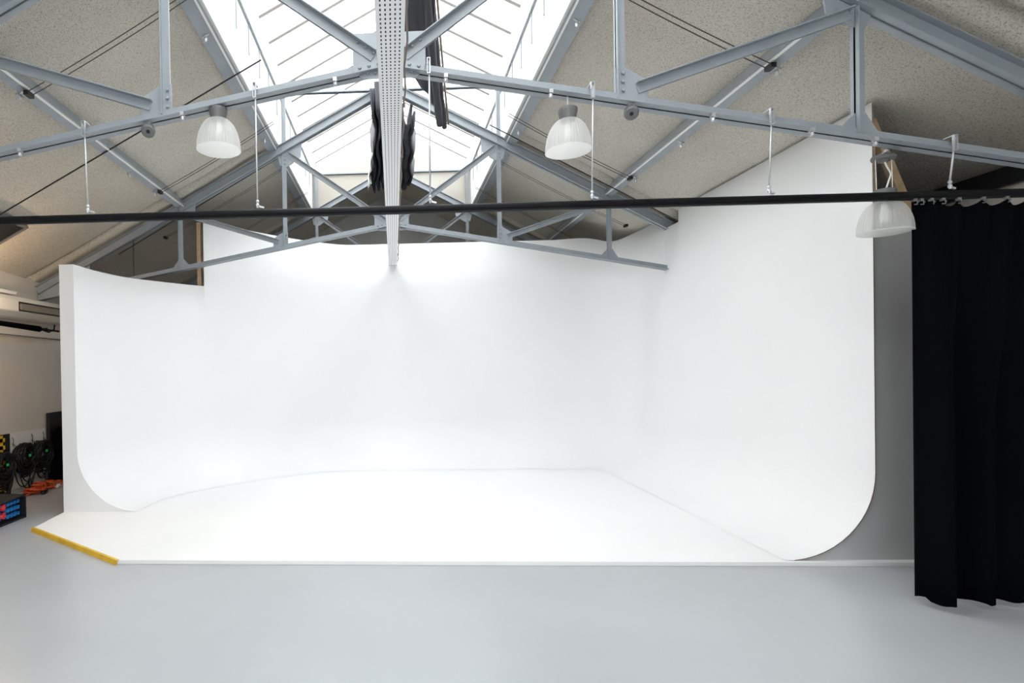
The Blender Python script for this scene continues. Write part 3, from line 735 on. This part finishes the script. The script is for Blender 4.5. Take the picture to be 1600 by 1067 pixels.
coil(6.86, 0.40, 0.19, 3, 'black cable coil in front of the yellow toothed strip', False)
# yellow and black interlocking mat strip
t = thing('edge_mat', (X0+0.03, 6.85, 0.0), 'black rubber edge strip with yellow teeth leaning on the wall', 'mat')
MB().box(X0+0.012, X0+0.035, 6.62, 7.09, 0.0, 0.80).build('rubber_sheet', 'dark', t)
for k in range(8):
    zz = 0.04+0.095*k
    MB().box(X0+0.035, X0+0.042, 6.62, 6.99, zz, zz+0.05).build('yellow_tooth', 'yellow', t)
MB().box(X0+0.035, X0+0.042, 6.62, 6.95, 0.04, 0.79).build('yellow_band', 'yellow', t)
# black panels
t = thing('black_panel', (X0+0.1, 8.0, 0), 'tall flat black panel leaning against the side wall', 'panel')
MB().box(X0+0.02, X0+0.06, 7.88, 8.70, 0.0, 1.0).build('sheet', 'dark', t, bevel=0.004)
MB().box(X0+0.06, X0+0.068, 7.88, 7.94, 0.0, 1.0).build('edge_batten', 'dark', t)
t = thing('flight_bag', (X0+0.4, 8.2, 0), 'black padded bag standing before the tall black panel', 'bag')
MB().prism([(X0+0.08, 0), (X0+0.30, 0), (X0+0.22, 0.62), (X0+0.17, 0.78), (X0+0.08, 0.78)], 'y', 7.95, 8.6).build('body', 'cloth', t, bevel=0.03)
MB().box(X0+0.17, X0+0.26, 8.35, 8.42, 0.62, 0.80).build('strap', 'yellow', t)
# orange cables on the floor
rnd = random.Random(4)
for i, (yy, xx, lb) in enumerate(((7.12, X0+0.32, 'orange cable heap on the floor nearest the power box'), (7.50, X0+0.28, 'orange cable heap on the floor below the hanging coils'), (7.88, X0+0.44, 'orange cable heap on the floor before the black bag'))):
    t = thing('orange_cable', (xx, yy, 0), lb, 'cable', 'orange cables on the floor')
    mb = MB()
    for k in range(14):
        a = rnd.uniform(0.035, 0.09); ox = rnd.uniform(-0.07, 0.07); oy = rnd.uniform(-0.12, 0.12); zz = 0.014+0.006*k
        tl = rnd.uniform(-0.04, 0.04)
        mb.tube([(xx+ox+a*0.9*math.cos(q), yy+oy+a*math.sin(q), max(0.012, zz+tl*math.sin(q))) for q in [2*math.pi*j/16 for j in range(16)]], 0.011, 5, closed=True)
    mb.build('windings', 'orange', t, True)
    MB().box(xx-0.05, xx-0.02, yy+0.02, yy+0.06, 0.06, 0.08).build('tie', 'green', t)
    MB().lathe((xx+0.12, yy+0.03, 0.03), [(0, -0.05), (0.026, -0.045), (0.026, 0.03), (0.014, 0.06)], 10, 'y').build('plug', 'dark' if i != 1 else 'strip', t)
# power distribution box with round sockets
bx, by0, by1, bh = -4.07, 5.02, 6.03, 0.255
t = thing('power_box', (bx-0.2, (by0+by1)/2, 0), 'black power distribution box with blue and red round sockets', 'power box')
k = MB().box(bx-0.42, bx, by0, by1, 0.0, 0.018); k.box(bx-0.42, bx, by0, by1, bh-0.018, bh)
k.box(bx-0.42, bx, by0, by0+0.018, 0.018, bh-0.018); k.box(bx-0.42, bx, by1-0.018, by1, 0.018, bh-0.018); k.box(bx-0.42, bx-0.40, by0+0.018, by1-0.018, 0.018, bh-0.018)
k.build('case', 'dark', t)
MB().box(bx-0.10, bx-0.085, by0+0.02, by1-0.02, 0.02, bh-0.02).build('socket_panel', 'dark', t)
def socket(y, z, rad, m):
    o = MB().lathe((bx-0.085, y, z), [(rad*1.0, 0.0), (rad, 0.035), (rad*0.8, 0.05), (0, 0.052)], 14, 'x').build('socket', m, t, False)
    MB().box(bx-0.052, bx-0.03, y-rad*0.7, y+rad*0.7, z+rad*0.75, z+rad*1.0).build('lid_hinge', m, o)
for yc in (0, 1, 2, 3, 5.5, 6.5, 7.5, 8.5):
    for zc_ in range(3):
        socket(5.955-0.055*yc, 0.060+0.066*zc_, 0.022, 'blue')
for yc in (5.725, 5.40):
    for zz in (0.085, 0.175): socket(yc, zz, 0.036, 'red')
# air conditioner on the side wall, trunking on top, unseen warm lamp added beside it
t = thing('air_conditioner', (X0+0.15, 7.4, 2.3), 'long cream air conditioning unit on the left side wall', 'air conditioner')
MB().prism([(X0+0.001, 2.29), (X0+0.16, 2.30), (X0+0.25, 2.37), (X0+0.25, 2.50), (X0+0.20, 2.565), (X0+0.001, 2.565)], 'y', 6.2, 8.6).build('casing', 'acwhite', t, bevel=0.012)
lv = MB().obox((X0+0.252, 7.75, 2.435), (0.006, 0, 0), (0, 0.75, 0), (0, 0, 0.06)).build('outlet_slot', 'dark', t)
MB().obox((X0+0.264, 7.75, 2.430), (0.006, 0, 0.004), (0, 0.735, 0), (-0.004, 0, 0.040)).build('louvre', 'louvre', t)
t = MB().box(X0+0.10, X0+0.21, 6.2, 7.02, 2.585, 2.625).build('cable_trunking', 'strip')
tag(t, 'short grey-white trunking lying on top of the air conditioning unit', 'trunking')
t = thing('wall_lamp', (X0+0.45, 6.05, 2.5), 'warm globe wall lamp on an arm beside the air conditioning unit', 'lamp')  # lamp added out of view to give the left side a warm tone
MB().lathe((X0+0.45, 6.05, 2.50), [(0.0, -0.05), (0.03, -0.042), (0.048, -0.015), (0.048, 0.015), (0.03, 0.042), (0.0, 0.05)], 16).build('globe', 'tube', t, True)
MB().tube([(X0+0.001, 6.05, 2.68), (X0+0.45, 6.05, 2.68), (X0+0.45, 6.05, 2.55)], 0.01, 8).build('arm', 'dark', t)
t = thing('folded_stand', (X0+0.25, 7.2, 2.18), 'black folded light stand hung below the air conditioning unit', 'light stand')
MB().tube([(X0+0.22, 6.1, 2.20), (X0+0.22, 7.9, 2.17)], 0.014, 8).build('column', 'black', t)
MB().tube([(X0+0.24, 6.5, 2.20), (X0+0.26, 7.4, 2.17)], [0.03, 0.04], 8).build('padded_sleeve', 'cloth', t)
MB().tube([(X0+0.24, 7.4, 2.18), (X0+0.26, 7.6, 2.14), (X0+0.26, 7.72, 2.18), (X0+0.26, 7.74, 2.25)], 0.012, 6).build('bent_arm', 'black', t)
for y in (6.3, 7.6): MB().box(X0+0.001, X0+0.24, y, y+0.012, 2.185, 2.2).build('wall_hook', 'dark', t)
tag(MB().tube([(X0+0.02, 6.0, 2.10), (X0+0.02, 8.8, 2.06)], 0.006, 6).build('wall_cable', 'cable'), 'thin dark cable running along the side wall below the air conditioner', 'cable')
